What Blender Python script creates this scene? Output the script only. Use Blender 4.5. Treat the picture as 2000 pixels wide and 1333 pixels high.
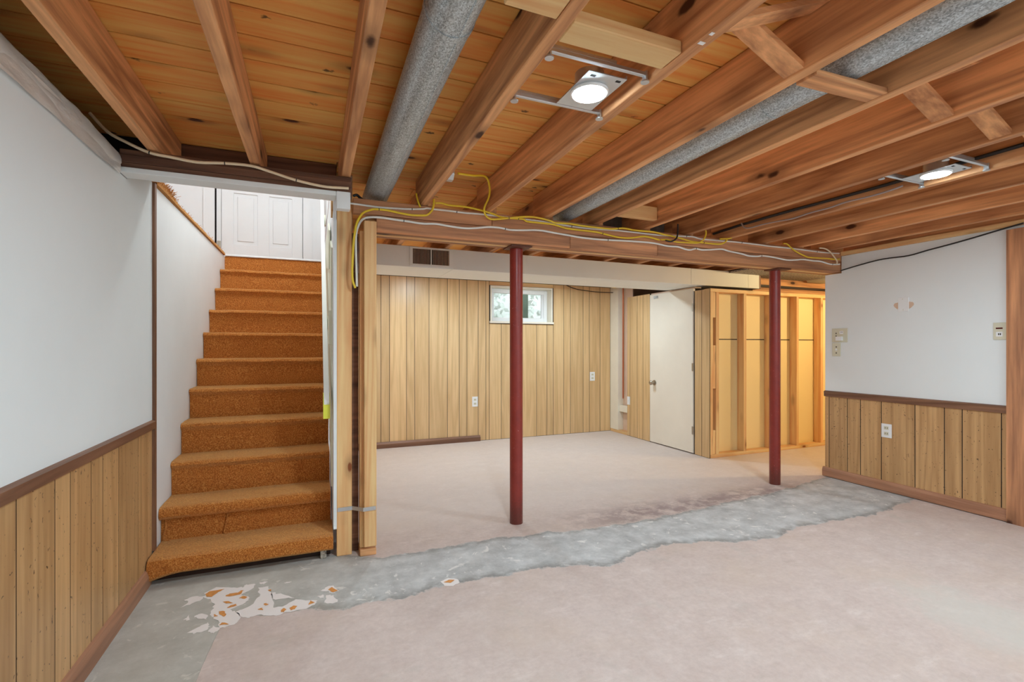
import bpy, bmesh, math, random
from mathutils import Vector, noise as mnoise
random.seed(7)
for o in list(bpy.data.objects): bpy.data.objects.remove(o, do_unlink=True)
scene = bpy.context.scene
COL = scene.collection

# ------------------------------------------------------------------ camera
F_PX, VPX, HORY, EYE = 940.8, 614.5, 678.4, 1.2
YAW = math.atan((1000 - VPX) / F_PX); CT, ST = math.cos(YAW), math.sin(YAW)
cam_d = bpy.data.cameras.new('camera'); cam = bpy.data.objects.new('camera', cam_d)
COL.objects.link(cam); scene.camera = cam
cam.location = (0, 0, EYE); cam.rotation_euler = (math.pi / 2, 0, -YAW)
cam_d.sensor_width = 36; cam_d.lens = F_PX / 2000 * 36
cam_d.shift_y = (HORY - 666.5) / 2000; cam_d.clip_start = 0.02; cam_d.clip_end = 60

def P(px, py, X=None, Y=None, Z=None):
    x = (px - 1000) / F_PX; z = -(py - HORY) / F_PX
    d = (x * CT + ST, -x * ST + CT, z)
    t = X / d[0] if X is not None else (Y / d[1] if Y is not None else (Z - EYE) / d[2])
    return Vector((d[0] * t, d[1] * t, EYE + d[2] * t))

# ------------------------------------------------------------------ world, exposure
w = bpy.data.worlds.new('sky'); scene.world = w; w.use_nodes = True
bg = w.node_tree.nodes['Background']; bg.inputs[0].default_value = (0.86, 0.95, 1.0, 1); bg.inputs[1].default_value = 2.0
vs = scene.view_settings
vs.view_transform = 'Standard'; vs.look = 'None'; vs.gamma = 1; vs.use_curve_mapping = False
vs.exposure = 0.47
LED_POWER = 425.0      # emission of the recessed LED discs
HALL_POWER = 82.0      # the added unseen lamp over the stairs
BULB_POWER = 1050.0     # the warm bulb in the utility room

# ------------------------------------------------------------------ material helpers
def lin(c):
    return tuple(((v / 255) / 12.92 if v / 255 <= .04045 else ((v / 255 + .055) / 1.055) ** 2.4) for v in c) + (1,)
ALB = 0.80 / 0.56
def alb(c):
    l = lin(c); return tuple(min(.92, v * ALB) for v in l[:3]) + (1,)

class NT:
    def __init__(s, name):
        s.m = bpy.data.materials.new(name); s.m.use_nodes = True
        s.t = s.m.node_tree; s.b = s.t.nodes['Principled BSDF']; s.L = s.t.links
    def n(s, typ, **kw):
        nd = s.t.nodes.new(typ)
        for k, v in kw.items():
            if k.startswith('i_'):
                nd.inputs[int(k[2:]) if k[2:].isdigit() else k[2:].replace('_', ' ')].default_value = v
            else: setattr(nd, k, v)
        return nd
    def l(s, a, b): s.L.new(a, b)
    def math(s, op, a, b=None, c=None, clamp=False):
        nd = s.t.nodes.new('ShaderNodeMath'); nd.operation = op; nd.use_clamp = clamp
        for i, v in enumerate((a, b, c)):
            if v is None: continue
            if isinstance(v, (int, float)): nd.inputs[i].default_value = v
            else: s.l(v, nd.inputs[i])
        return nd.outputs[0]
    def mix(s, fac, a, b, blend='MIX'):
        nd = s.t.nodes.new('ShaderNodeMix'); nd.data_type = 'RGBA'; nd.blend_type = blend
        for i, v in ((0, fac), (6, a), (7, b)):
            if isinstance(v, (int, float)): nd.inputs[i].default_value = v
            elif isinstance(v, tuple): nd.inputs[i].default_value = v
            else: s.l(v, nd.inputs[i])
        return nd.outputs[2]
    def ramp(s, fac, stops):
        nd = s.t.nodes.new('ShaderNodeValToRGB'); e = nd.color_ramp.elements
        while len(e) < len(stops): e.new(.5)
        for k, (p, c) in enumerate(stops):
            e[k].position = p; e[k].color = c if isinstance(c, tuple) else (c, c, c, 1)
        s.l(fac, nd.inputs[0]); return nd.outputs[0]
    def smooth(s, v, lo, hi):
        nd = s.t.nodes.new('ShaderNodeMapRange'); nd.interpolation_type = 'SMOOTHSTEP'
        s.l(v, nd.inputs[0]); nd.inputs[1].default_value = lo; nd.inputs[2].default_value = hi
        return nd.outputs[0]
    def noise(s, vec, scale, detail=4, rough=.55, dist=0):
        nd = s.n('ShaderNodeTexNoise'); nd.inputs['Scale'].default_value = scale
        nd.inputs['Detail'].default_value = detail; nd.inputs['Roughness'].default_value = rough
        nd.inputs['Distortion'].default_value = dist
        if vec is not None: s.l(vec, nd.inputs['Vector'])
        return nd.outputs['Fac']
    def coords(s, scale=(1, 1, 1), rnd=40.0):
        tc = s.n('ShaderNodeTexCoord'); oi = s.n('ShaderNodeObjectInfo')
        r = s.math('MULTIPLY', oi.outputs['Random'], rnd)
        cb = s.n('ShaderNodeCombineXYZ')
        for i in range(3): s.l(s.math('MULTIPLY', r, 1 + i * .37), cb.inputs[i])
        ad = s.n('ShaderNodeVectorMath', operation='ADD'); s.l(tc.outputs['Object'], ad.inputs[0]); s.l(cb.outputs[0], ad.inputs[1])
        mp = s.n('ShaderNodeVectorMath', operation='MULTIPLY'); s.l(ad.outputs[0], mp.inputs[0]); mp.inputs[1].default_value = scale
        return mp.outputs[0], oi.outputs['Random'], ad.outputs[0]
    def bump(s, h, strength=.3, dist=.005):
        b = s.n('ShaderNodeBump'); b.inputs['Strength'].default_value = strength; b.inputs['Distance'].default_value = dist
        s.l(h, b.inputs['Height']); s.l(b.outputs[0], s.b.inputs['Normal'])

def plain(name, c, rough=.5, metal=0, bumpy=0, var=.04, scale=8):
    k = NT(name); v, r, raw = k.coords()
    n = k.noise(v, scale, 4)
    base = alb(c); a = tuple(x * (1 - var * 2) for x in base[:3]) + (1,); b = tuple(min(.95, x * (1 + var)) for x in base[:3]) + (1,)
    k.l(k.mix(n, a, b), k.b.inputs['Base Color'])
    k.b.inputs['Roughness'].default_value = rough; k.b.inputs['Metallic'].default_value = metal
    if bumpy: k.bump(k.noise(v, 90, 3), bumpy, .002)
    return k.m

def wood(name, light, dark, axis, knots=.5, rough=.55, grain=1.0, flecks=0, var=.22, kscale=2.2, kdark=(60, 32, 18), spec=.35, fscale=42):
    k = NT(name)
    al = .055; sc = [1, 1, 1]; sc['xyz'.index(axis)] = al
    v, r, raw = k.coords(tuple(sc))
    fine = k.noise(v, 60 * grain, 5, .6)
    warp = k.noise(v, 7 * grain, 2, .5, .6)
    ring = k.math('PINGPONG', k.math('MULTIPLY', warp, 9.0), 1.0)
    g = k.math('ADD', k.math('MULTIPLY', fine, .65), k.math('MULTIPLY', ring, .35))
    col = k.ramp(g, [(.22, alb(dark)), (.72, alb(light))])
    # knots
    ks = [1, 1, 1]; ks['xyz'.index(axis)] = .42
    kv = k.n('ShaderNodeVectorMath', operation='MULTIPLY'); k.l(raw, kv.inputs[0]); kv.inputs[1].default_value = ks
    if knots > 0:
        vo = k.n('ShaderNodeTexVoronoi'); vo.inputs['Scale'].default_value = kscale * 2; k.l(kv.outputs[0], vo.inputs['Vector'])
        sep = k.n('ShaderNodeSeparateColor'); k.l(vo.outputs['Color'], sep.inputs[0])
        on = k.math('LESS_THAN', sep.outputs[0], knots)
        d = k.math('ADD', vo.outputs['Distance'], k.math('MULTIPLY', k.math('SUBTRACT', k.noise(raw, 30, 2), .5), .05))
        core = k.math('SUBTRACT', 1.0, k.smooth(d, .07, .13)); halo = k.math('SUBTRACT', 1.0, k.smooth(d, .09, .36))
        col = k.mix(k.math('MULTIPLY', k.math('MULTIPLY', halo, on), .45), col, alb(tuple(int(a * .62) for a in dark)))
        col = k.mix(k.math('MULTIPLY', core, on), col, alb(kdark))
    if flecks:
        f2 = k.n('ShaderNodeTexVoronoi'); f2.inputs['Scale'].default_value = fscale
        sx = [.9, .9, .9]; sx['xyz'.index(axis)] = .5
        fv = k.n('ShaderNodeVectorMath', operation='MULTIPLY'); k.l(raw, fv.inputs[0]); fv.inputs[1].default_value = sx
        wv = k.n('ShaderNodeTexNoise'); wv.inputs['Scale'].default_value = 40; k.l(raw, wv.inputs['Vector'])
        wm = k.n('ShaderNodeVectorMath', operation='MULTIPLY_ADD'); k.l(wv.outputs['Color'], wm.inputs[0]); wm.inputs[1].default_value = (.03, .03, .03); k.l(fv.outputs[0], wm.inputs[2])
        k.l(wm.outputs[0], f2.inputs['Vector'])
        s2 = k.n('ShaderNodeSeparateColor'); k.l(f2.outputs['Color'], s2.inputs[0])
        fm = k.math('MULTIPLY', k.math('LESS_THAN', s2.outputs[1], flecks), k.math('SUBTRACT', 1.0, k.smooth(f2.outputs['Distance'], .12, .26)))
        col = k.mix(k.math('MULTIPLY', fm, .85), col, alb((52, 36, 22)))
    hs = k.n('ShaderNodeHueSaturation'); k.l(col, hs.inputs['Color'])
    mr = k.n('ShaderNodeMapRange'); k.l(r, mr.inputs[0]); mr.inputs[3].default_value = 1 - var; mr.inputs[4].default_value = 1 + var * .5
    k.l(mr.outputs[0], hs.inputs['Value'])
    k.l(hs.outputs[0], k.b.inputs['Base Color'])
    k.b.inputs['Roughness'].default_value = rough; k.b.inputs['Specular IOR Level'].default_value = spec
    k.bump(fine, .25, .002)
    return k.m

M = {}
JL, JD = (212, 156, 108), (142, 92, 60)
for ax in 'xyz':
    M['joist_' + ax] = wood('joist_wood_' + ax, JL, JD, ax, .85, .6, kscale=3.0)
    M['pine_' + ax] = wood('pine_' + ax, (226, 178, 126), (196, 140, 92), ax, .7, .55, var=.12, kdark=(120, 66, 32), kscale=4.2)
    M['beam_' + ax] = wood('beam_wood_' + ax, (192, 136, 96), (128, 86, 62), ax, .35, .65)
    M['brown_' + ax] = wood('stained_trim_' + ax, (126, 90, 68), (92, 62, 46), ax, 0, .45, var=.1)
    M['panel_' + ax] = wood('wall_panelling_' + ax, (200, 168, 124), (180, 146, 102), ax, 0, .34, flecks=.0, var=.10, spec=.5)
    M['fleck_' + ax] = wood('pecky_panelling_' + ax, (182, 144, 100), (152, 114, 74), ax, 0, .38, flecks=.30, fscale=80, var=.12, spec=.45)
M['deck'] = wood('subfloor_pine', (240, 164, 90), (206, 124, 58), 'x', .7, .6, var=.07, kscale=3.4, kdark=(70, 34, 18), flecks=.05, fscale=22)
for ax in 'xy': M['base_' + ax] = wood('baseboard_wood_' + ax, (158, 114, 88), (120, 82, 62), ax, 0, .45, var=.1)
M['darkwood'] = wood('dark_old_wood', (122, 84, 64), (76, 50, 38), 'x', .2, .7)
M['drywall'] = plain('painted_drywall', (207, 210, 218), .6, var=.02, scale=3, bumpy=.08)
M['stairwall'] = plain('stair_drywall', (222, 222, 220), .6, var=.04, scale=2.5, bumpy=.08)
M['cream'] = plain('cream_paint', (222, 212, 188), .5, var=.05)
M['railpaint'] = plain('rail_paint', (234, 222, 206), .45, var=.03)
M['white'] = plain('white_paint', (226, 226, 226), .45, var=.01)
M['soffit'] = plain('beige_soffit_paint', (220, 212, 205), .55, var=.03, scale=3)
M['door'] = plain('off_white_door', (214, 200, 186), .4, var=.05, scale=3)
M['plate'] = plain('white_plastic', (228, 226, 218), .35, var=.0)
M['ivory'] = plain('ivory_plastic', (192, 188, 168), .4, var=.02)
M['dark'] = plain('dark_void', (30, 22, 18), .9, var=.1)
M['black'] = plain('black_rubber', (26, 26, 28), .5, var=.0)
M['redlens'] = plain('dark_red_lens', (70, 14, 14), .2, var=.0)
M['yellow'] = plain('yellow_cable', (222, 178, 40), .4, var=.04)
M['ytape'] = plain('yellow_tape', (224, 218, 70), .4, var=.0)
M['wcable'] = plain('white_cable', (218, 208, 202), .4, var=.04)
M['ccable'] = plain('cream_cable', (214, 190, 160), .4, var=.04)
M['gcable'] = plain('grey_cable', (140, 128, 124), .45, var=.04)
M['conduit'] = plain('grey_conduit', (88, 90, 102), .45)
M['copper'] = plain('copper', (170, 96, 62), .35, .8)
M['steel'] = plain('zinc_steel', (176, 180, 182), .32, .85, var=.06)
M['knob'] = plain('worn_nickel', (150, 142, 130), .3, .9)
M['vinyl'] = plain('white_vinyl', (230, 234, 240), .35, var=.0)
M['pinkwood'] = plain('primed_wood', (226, 202, 186), .5, var=.04)
M['sheet'] = plain('board_sheet', (224, 188, 138), .6, var=.03, scale=2)
M['alcove'] = plain('alcove_drywall', (196, 168, 146), .6, var=.05)
M['kick'] = wood('dark_kick_board', (52, 34, 26), (26, 16, 12), 'x', 0, .5)
M['steelplate'] = plain('rusty_plate', (96, 58, 44), .6, .3, var=.2, scale=30)
M['green'] = plain('greenery', (196, 222, 196), .8, var=.2)
M['siding'] = plain('pale_siding', (232, 236, 224), .6, var=.02)
M['postgrey'] = plain('weathered_post', (92, 104, 90), .7, var=.1)
M['earth'] = plain('earth', (96, 84, 70), .9, var=.2)

k = NT('galvanised'); v, r, raw = k.coords((1, .6, 1), 10)
vo = k.n('ShaderNodeTexVoronoi'); vo.inputs['Scale'].default_value = 330; k.l(v, vo.inputs['Vector'])
sp = k.n('ShaderNodeSeparateColor'); k.l(vo.outputs['Color'], sp.inputs[0])
st = k.coords((1, .03, 1), 10)[0]
streak = k.noise(st, 45, 3)
mixf = k.math('ADD', k.math('MULTIPLY', sp.outputs[0], .5), k.math('MULTIPLY', streak, .5))
k.l(k.ramp(mixf, [(.2, alb((112, 120, 124))), (.8, alb((188, 198, 202)))]), k.b.inputs['Base Color'])
k.b.inputs['Metallic'].default_value = .35; k.b.inputs['Roughness'].default_value = .42
M['galv'] = k.m
k = NT('dark_galvanised'); v, r, raw = k.coords(); k.l(k.mix(k.noise(v, 30), alb((70, 74, 78)), alb((112, 116, 118))), k.b.inputs['Base Color'])
k.b.inputs['Metallic'].default_value = .5; k.b.inputs['Roughness'].default_value = .5; M['dgalv'] = k.m

k = NT('orange_carpet'); v, r, raw = k.coords((1, 1, 1), 5)
n1 = k.noise(v, 170, 4, .75); n2 = k.noise(v, 14, 3); n3 = k.noise(k.coords((1, 1, 1), 5)[0], 46, 3, .7)
c = k.ramp(n1, [(.34, alb((112, 56, 20))), (.5, alb((180, 103, 44))), (.66, alb((230, 158, 86)))])
c = k.mix(k.math('MULTIPLY', n2, .35), c, alb((150, 84, 36))); c = k.mix(k.math('MULTIPLY', k.smooth(n3, .5, .75), .3), c, alb((120, 58, 20)))
k.l(c, k.b.inputs['Base Color']); k.b.inputs['Roughness'].default_value = .95; k.b.inputs['Specular IOR Level'].default_value = .1
k.b.inputs['Sheen Weight'].default_value = 1.0; k.b.inputs['Sheen Roughness'].default_value = .42; k.b.inputs['Sheen Tint'].default_value = (1, .64, .28, 1)
k.bump(k.math('ADD', n1, k.math('MULTIPLY', n3, .6)), .9, .006); M['carpet'] = k.m

k = NT('red_column_paint'); v, r, raw = k.coords((1, 1, 1), 10)
tc = k.n('ShaderNodeTexCoord'); sz = k.n('ShaderNodeSeparateXYZ'); k.l(tc.outputs['Object'], sz.inputs[0])
n = k.noise(v, 14, 4); sc_ = k.noise(v, 70, 4, .7)
c = k.mix(n, alb((102, 30, 26)), alb((136, 46, 36)))
c = k.mix(k.smooth(sc_, .66, .70), c, alb((168, 120, 110)))
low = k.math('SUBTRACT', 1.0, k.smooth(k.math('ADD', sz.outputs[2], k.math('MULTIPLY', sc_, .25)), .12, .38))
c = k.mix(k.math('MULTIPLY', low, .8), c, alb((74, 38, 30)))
k.l(c, k.b.inputs['Base Color']); k.b.inputs['Roughness'].default_value = .33; k.bump(sc_, .2, .002); M['red'] = k.m

k = NT('plastic_sheeting'); v, r, raw = k.coords((1, .4, 1))
k.l(k.mix(k.noise(v, 18, 4), alb((196, 188, 176)), alb((224, 220, 214))), k.b.inputs['Base Color'])
k.b.inputs['Roughness'].default_value = .32; k.b.inputs['Transmission Weight'].default_value = .25; k.bump(k.noise(v, 25, 4), .6, .01); M['poly'] = k.m
k = NT('window_glass'); k.b.inputs['Base Color'].default_value = (.95, 1, .97, 1); k.b.inputs['Roughness'].default_value = .02; k.b.inputs['Transmission Weight'].default_value = 1; k.b.inputs['IOR'].default_value = 1.05; M['glass'] = k.m
k = NT('mottled_insulation'); v, r, raw = k.coords()
k.l(k.ramp(k.noise(v, 60, 5, .8), [(.35, alb((70, 64, 56))), (.6, alb((176, 168, 156)))]), k.b.inputs['Base Color']); k.b.inputs['Roughness'].default_value = .9; M['mottle'] = k.m

def emit(name, col, strength):
    k = NT(name); k.b.inputs['Base Color'].default_value = (1, 1, 1, 1)
    k.b.inputs['Emission Color'].default_value = col; k.b.inputs['Emission Strength'].default_value = strength; return k.m
M['led'] = emit('led_diffuser', (.82, 1.03, 1.15, 1), LED_POWER)
M['hall'] = emit('hall_lamp_glass', (.9, .99, 1.03, 1), HALL_POWER)
M['cool'] = emit('fill_bulb_glass', (.82, 1.03, 1.15, 1), 165)  # glow of the fill bulbs added behind the camera
M['led_dim'] = emit('led_diffuser_dim', (.82, 1.03, 1.15, 1), LED_POWER * .82)
M['bulb'] = emit('warm_bulb_glass', (1, .76, .40, 1), BULB_POWER)

# concrete floor: pink thinset over grey slab
k = NT('concrete_floor')
tc = k.n('ShaderNodeTexCoord'); ob = tc.outputs['Object']; sx = k.n('ShaderNodeSeparateXYZ'); k.l(ob, sx.inputs[0])
X_, Y_ = sx.outputs[0], sx.outputs[1]
XN = k.math('DIVIDE', k.math('ADD', X_, 1.0), 6.0)
def curve_y(pts):
    nd = k.n('ShaderNodeFloatCurve'); cm = nd.mapping; cu = cm.curves[0]
    pts = [((x + 1) / 6, (y - 1) / 3) for x, y in pts]
    while len(cu.points) < len(pts): cu.points.new(.5, .5)
    for p, (a, b) in zip(cu.points, pts): p.location = (a, b); p.handle_type = 'VECTOR'
    cm.update(); k.l(XN, nd.inputs[1]); nd.inputs[0].default_value = 1
    return k.math('ADD', k.math('MULTIPLY', nd.outputs[0], 3.0), 1.0)
low = curve_y([(-1, 1.0), (-.42, 1.0), (-.395, 2.03), (-.37, 2.46), (-.12, 2.4), (.19, 2.33), (.47, 2.34), (.77, 2.37), (1.23, 2.34), (1.52, 2.24), (1.94, 2.36), (2.29, 2.26), (2.69, 2.16), (2.99, 2.25), (3.6, 2.2), (4.29, 2.29), (5, 2.3)])
up = curve_y([(-1, 3.3), (-.54, 3.3), (.07, 2.98), (.35, 2.82), (1.02, 2.84), (1.6, 2.765), (2.08, 2.74), (2.85, 2.81), (3.43, 2.85), (4.27, 3.0), (5, 3.05)])
wig = k.math('MULTIPLY', k.math('SUBTRACT', k.noise(ob, 6, 6, .65), .5), .16)
wig2 = k.math('MULTIPLY', k.math('SUBTRACT', k.noise(ob, 26, 4, .6), .5), .05)
Yw = k.math('ADD', k.math('ADD', Y_, wig), wig2)
dlow = k.math('SUBTRACT', Yw, low); dup = k.math('SUBTRACT', up, Yw)
grey = k.math('MULTIPLY', k.smooth(dlow, -.008, .012), k.smooth(dup, -.01, .015))
edge = k.math('MULTIPLY', grey, k.math('MAXIMUM', k.math('SUBTRACT', 1.0, k.smooth(dlow, .0, .09)), k.math('SUBTRACT', 1.0, k.smooth(dup, .0, .07))))
nb = k.noise(ob, 1.7, 5, .6); nm = k.noise(ob, 9, 6, .65); nf = k.noise(ob, 120, 4, .7)
nm2 = k.math('ADD', k.math('MULTIPLY', nm, .5), k.math('MULTIPLY', k.noise(ob, 38, 5, .7), .5))
pink = k.ramp(nm2, [(.3, alb((164, 146, 139))), (.55, alb((178, 162, 155))), (.75, alb((189, 174, 167)))])
pink = k.mix(k.math('MULTIPLY', k.smooth(nb, .45, .75), .5), pink, alb((175, 156, 141)))
pink = k.mix(k.math('MULTIPLY', k.smooth(k.noise(ob, 3.1, 4, .7), .58, .75), .5), pink, alb((164, 155, 147)))
sv = k.n('ShaderNodeVectorMath', operation='MULTIPLY'); k.l(ob, sv.inputs[0]); sv.inputs[1].default_value = (1, 2.6, 1)
scuff = k.noise(sv.outputs[0], 3.4, 7, .72)
pink = k.mix(k.math('MULTIPLY', k.smooth(scuff, .54, .74), .32), pink, alb((208, 198, 193)))
pink = k.mix(k.math('MULTIPLY', k.math('SUBTRACT', 1.0, k.smooth(scuff, .30, .44)), .45), pink, alb((160, 144, 134)))
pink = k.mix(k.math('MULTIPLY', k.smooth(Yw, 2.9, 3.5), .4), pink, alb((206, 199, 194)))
gcol = k.ramp(k.noise(ob, 7, 6, .7), [(.3, alb((142, 141, 140))), (.5, alb((164, 163, 162))), (.7, alb((184, 183, 182)))])
gcol = k.mix(k.math('MULTIPLY', k.smooth(k.noise(ob, 11, 5, .6, 1.2), .60, .68), .75), gcol, alb((204, 200, 196)))
gcol = k.mix(k.math('MULTIPLY', edge, k.math('MULTIPLY', k.smooth(nm, .32, .55), .8)), gcol, alb((112, 108, 104)))
# warm greyish-olive part at the stair foot
lf = k.math('MULTIPLY', k.math('SUBTRACT', 1.0, k.smooth(X_, -.3, .5)), .5)
gcol = k.mix(lf, gcol, alb((156, 148, 132)))
col = k.mix(grey, pink, gcol)
# purple-brown stain behind the band
ys = k.math('MULTIPLY', k.smooth(Yw, 2.72, 2.8), k.math('SUBTRACT', 1.0, k.smooth(Yw, 2.9, 3.12)))
xs = k.math('MULTIPLY', k.smooth(X_, 1.2, 2.2), k.math('SUBTRACT', 1.0, k.smooth(X_, 3.6, 4.3)))
pm = k.math('MULTIPLY', k.math('MULTIPLY', ys, xs), k.smooth(k.noise(ob, 8, 6, .7), .36, .58))
col = k.mix(k.math('MULTIPLY', k.math('MULTIPLY', pm, .8), k.math('SUBTRACT', 1.0, grey)), col, alb((126, 108, 106)))
# grey bald patch and crack by the casing
dx = k.math('SUBTRACT', X_, 2.75); dy = k.math('SUBTRACT', Y_, 1.15)
dd = k.math('SQRT', k.math('ADD', k.math('MULTIPLY', dx, dx), k.math('MULTIPLY', k.math('MULTIPLY', dy, dy), .45)))
col = k.mix(k.math('MULTIPLY', k.math('SUBTRACT', 1.0, k.smooth(k.math('ADD', dd, k.math('MULTIPLY', k.math('SUBTRACT', nm, .5), .5)), .08, .34)), .6), col, alb((176, 171, 163)))
# dust specks
col = k.mix(k.math('MULTIPLY', k.smooth(nf, .74, .79), .5), col, alb((226, 222, 218)))
col = k.mix(k.math('MULTIPLY', k.smooth(k.noise(ob, 85, 4, .7), .73, .77), .45), col, alb((110, 100, 94)))
k.l(col, k.b.inputs['Base Color']); k.b.inputs['Roughness'].default_value = .62; k.b.inputs['Specular IOR Level'].default_value = .3
k.bump(k.math('ADD', k.math('MULTIPLY', nm, .5), k.math('MULTIPLY', nf, .3)), .25, .006)
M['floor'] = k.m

# ------------------------------------------------------------------ geometry helpers
class MB:
    def __init__(s): s.v = []; s.f = []
    def add(s, vs, fs):
        o = len(s.v); s.v += [Vector(q) for q in vs]; s.f += [tuple(i + o for i in f) for f in fs]; return s
    def box(s, x0, x1, y0, y1, z0, z1):
        return s.add([(x, y, z) for z in (z0, z1) for y in (y0, y1) for x in (x0, x1)],
                     [(0, 2, 3, 1), (4, 5, 7, 6), (0, 1, 5, 4), (2, 6, 7, 3), (0, 4, 6, 2), (1, 3, 7, 5)])
    def prism(s, poly, axis, a, b):
        n = len(poly)
        def pt(p, t): return {'x': (t, p[0], p[1]), 'y': (p[0], t, p[1]), 'z': (p[0], p[1], t)}[axis]
        return s.add([pt(p, a) for p in poly] + [pt(p, b) for p in poly],
                     [tuple(range(n))[::-1], tuple(range(n, 2 * n))] + [(i, (i + 1) % n, n + (i + 1) % n, n + i) for i in range(n)])
    def tube(s, path, r, seg=8, cap=True):
        path = [Vector(p) for p in path]; n = len(path); up = Vector((0, 0, 1)); rings = []; nrm = None
        for i, p in enumerate(path):
            t = (path[min(i + 1, n - 1)] - path[max(i - 1, 0)]).normalized()
            if nrm is None: nrm = t.cross(up) if abs(t.z) < .95 else t.cross(Vector((1, 0, 0)))
            nrm = (nrm - t * nrm.dot(t)).normalized(); b = t.cross(nrm)
            rr = r[i] if isinstance(r, (list, tuple)) else r
            rings.append([p + (nrm * math.cos(2 * math.pi * j / seg) + b * math.sin(2 * math.pi * j / seg)) * rr for j in range(seg)])
        fs = [(i * seg + j, i * seg + (j + 1) % seg, (i + 1) * seg + (j + 1) % seg, (i + 1) * seg + j) for i in range(n - 1) for j in range(seg)]
        if cap: fs += [tuple(range(seg))[::-1], tuple((n - 1) * seg + j for j in range(seg))]
        return s.add([q for R in rings for q in R], fs)
    def cyl(s, a, b, r, seg=24, r2=None): return s.tube([a, b], [r, r if r2 is None else r2], seg)

WL = {}
def wloc(o): return WL.get(o.name, Vector((0, 0, 0)))
def build(name, mb, mat, parent=None, bevel=0, smooth=False, origin=None):
    xs = [v.x for v in mb.v]; ys = [v.y for v in mb.v]; zs = [v.z for v in mb.v]
    c = Vector(origin) if origin is not None else Vector(((min(xs) + max(xs)) / 2, (min(ys) + max(ys)) / 2, min(zs)))
    me = bpy.data.meshes.new(name); bm = bmesh.new()
    vv = [bm.verts.new(v - c) for v in mb.v]
    for f in mb.f:
        try: bm.faces.new([vv[i] for i in f])
        except ValueError: pass
    bmesh.ops.recalc_face_normals(bm, faces=bm.faces)
    if bevel: bmesh.ops.bevel(bm, geom=[e for e in bm.edges], offset=bevel, segments=1, affect='EDGES', profile=.5, clamp_overlap=True)
    bm.to_mesh(me); bm.free()
    if smooth:
        for p in me.polygons: p.use_smooth = True
        try: me.set_sharp_from_angle(angle=math.radians(40))
        except Exception: pass
    me.materials.append(M[mat] if isinstance(mat, str) else mat)
    o = bpy.data.objects.new(name, me); COL.objects.link(o); WL[o.name] = c
    if parent is not None: o.parent = parent; o.location = c - wloc(parent)
    else: o.location = c
    return o
def bx(name, x0, x1, y0, y1, z0, z1, mat, parent=None, bevel=0):
    return build(name, MB().box(min(x0, x1), max(x0, x1), min(y0, y1), max(y0, y1), min(z0, z1), max(z0, z1)), mat, parent, bevel)
def tag(o, label, cat, group=None):
    o['label'] = label; o['category'] = cat
    if group: o['group'] = group
    return o
def thing(name, loc, label, cat, group=None):
    o = bpy.data.objects.new(name, None); COL.objects.link(o); o.location = loc; WL[o.name] = Vector(loc)
    o.empty_display_size = .05
    return tag(o, label, cat, group)
def struct(o, label=None, cat=None):
    o['kind'] = 'structure'
    if label: o['label'] = label
    o['category'] = cat or o.name.split('_')[0].split('.')[0]
    return o
def spline(pts, sub=4):
    pts = [Vector(p) for p in pts]; out = []
    for i in range(len(pts) - 1):
        p0, p1, p2, p3 = pts[max(i - 1, 0)], pts[i], pts[i + 1], pts[min(i + 2, len(pts) - 1)]
        for j in range(sub):
            t = j / sub
            out.append(.5 * ((2 * p1) + (p2 - p0) * t + (2 * p0 - 5 * p1 + 4 * p2 - p3) * t * t + (3 * p1 - p0 - 3 * p2 + p3) * t ** 3))
    out.append(pts[-1]); return out

# ------------------------------------------------------------------ the setting
XL, XR, YB, YF = -.78, 4.40, 5.87, -1.7
ZJ, ZD = 2.06, 2.25
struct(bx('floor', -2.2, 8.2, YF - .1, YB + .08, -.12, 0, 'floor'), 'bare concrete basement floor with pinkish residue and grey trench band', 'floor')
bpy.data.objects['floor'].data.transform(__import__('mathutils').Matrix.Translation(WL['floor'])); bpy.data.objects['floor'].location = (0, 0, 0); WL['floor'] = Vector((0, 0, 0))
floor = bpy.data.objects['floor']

# peeled paint residue by the stairs (traced outlines, laid on the concrete)
def fpoly(pts, ox, oy, s): return [P(ox + a / s, oy + b / s, Z=0) for a, b in pts]
def rough_poly(pts, amp, n=4, seed=0):
    rnd = random.Random(seed); out = []
    for i, p in enumerate(pts):
        q = pts[(i + 1) % len(pts)]
        for j in range(n):
            v = p.lerp(q, j / n)
            if j: v = v + Vector((rnd.uniform(-1, 1), rnd.uniform(-1, 1), 0)) * amp
            out.append(v)
    return out
white_res = [
 [(370,270),(500,205),(660,210),(780,210),(810,175),(915,175),(890,215),(760,290),(840,300),(850,340),(790,380),(720,410),(640,440),(700,470),(760,520),(690,600),(600,625),(540,640),(520,560),(470,530),(430,500),(460,440),(480,380),(440,330),(380,320)],
 [(762,518),(702,468),(860,400),(960,300),(940,210),(1050,195),(1080,260),(1100,420),(1200,410),(1340,335),(1570,345),(1540,390),(1420,440),(1240,470),(1130,510),(1010,505),(930,500),(850,530)],
 [(1082,262),(1200,280),(1330,320),(1180,330),(1092,330)],
 [(410,680),(470,610),(538,640),(470,695)],
 [(160,340),(250,305),(380,300),(340,340),(240,380),(120,420),(200,370)],
 [(190,690),(330,620),(410,575),(440,620),(370,670),(250,700)],
 [(270,510),(340,485),(410,500),(400,545),(310,540)],
 [(150,555),(215,495),(245,555)],
 [(950,165),(1010,145),(1050,150),(1000,175)],
 [(1215,158),(1290,145),(1280,160)],
 [(1570,300),(1630,285),(1640,320),(1590,320)],
 [(1640,370),(1660,290),(1740,290),(1780,365),(1700,375)],
 [(1600,245),(1680,195),(1740,190),(1800,245),(1720,270),(1660,250)],
]
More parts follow.
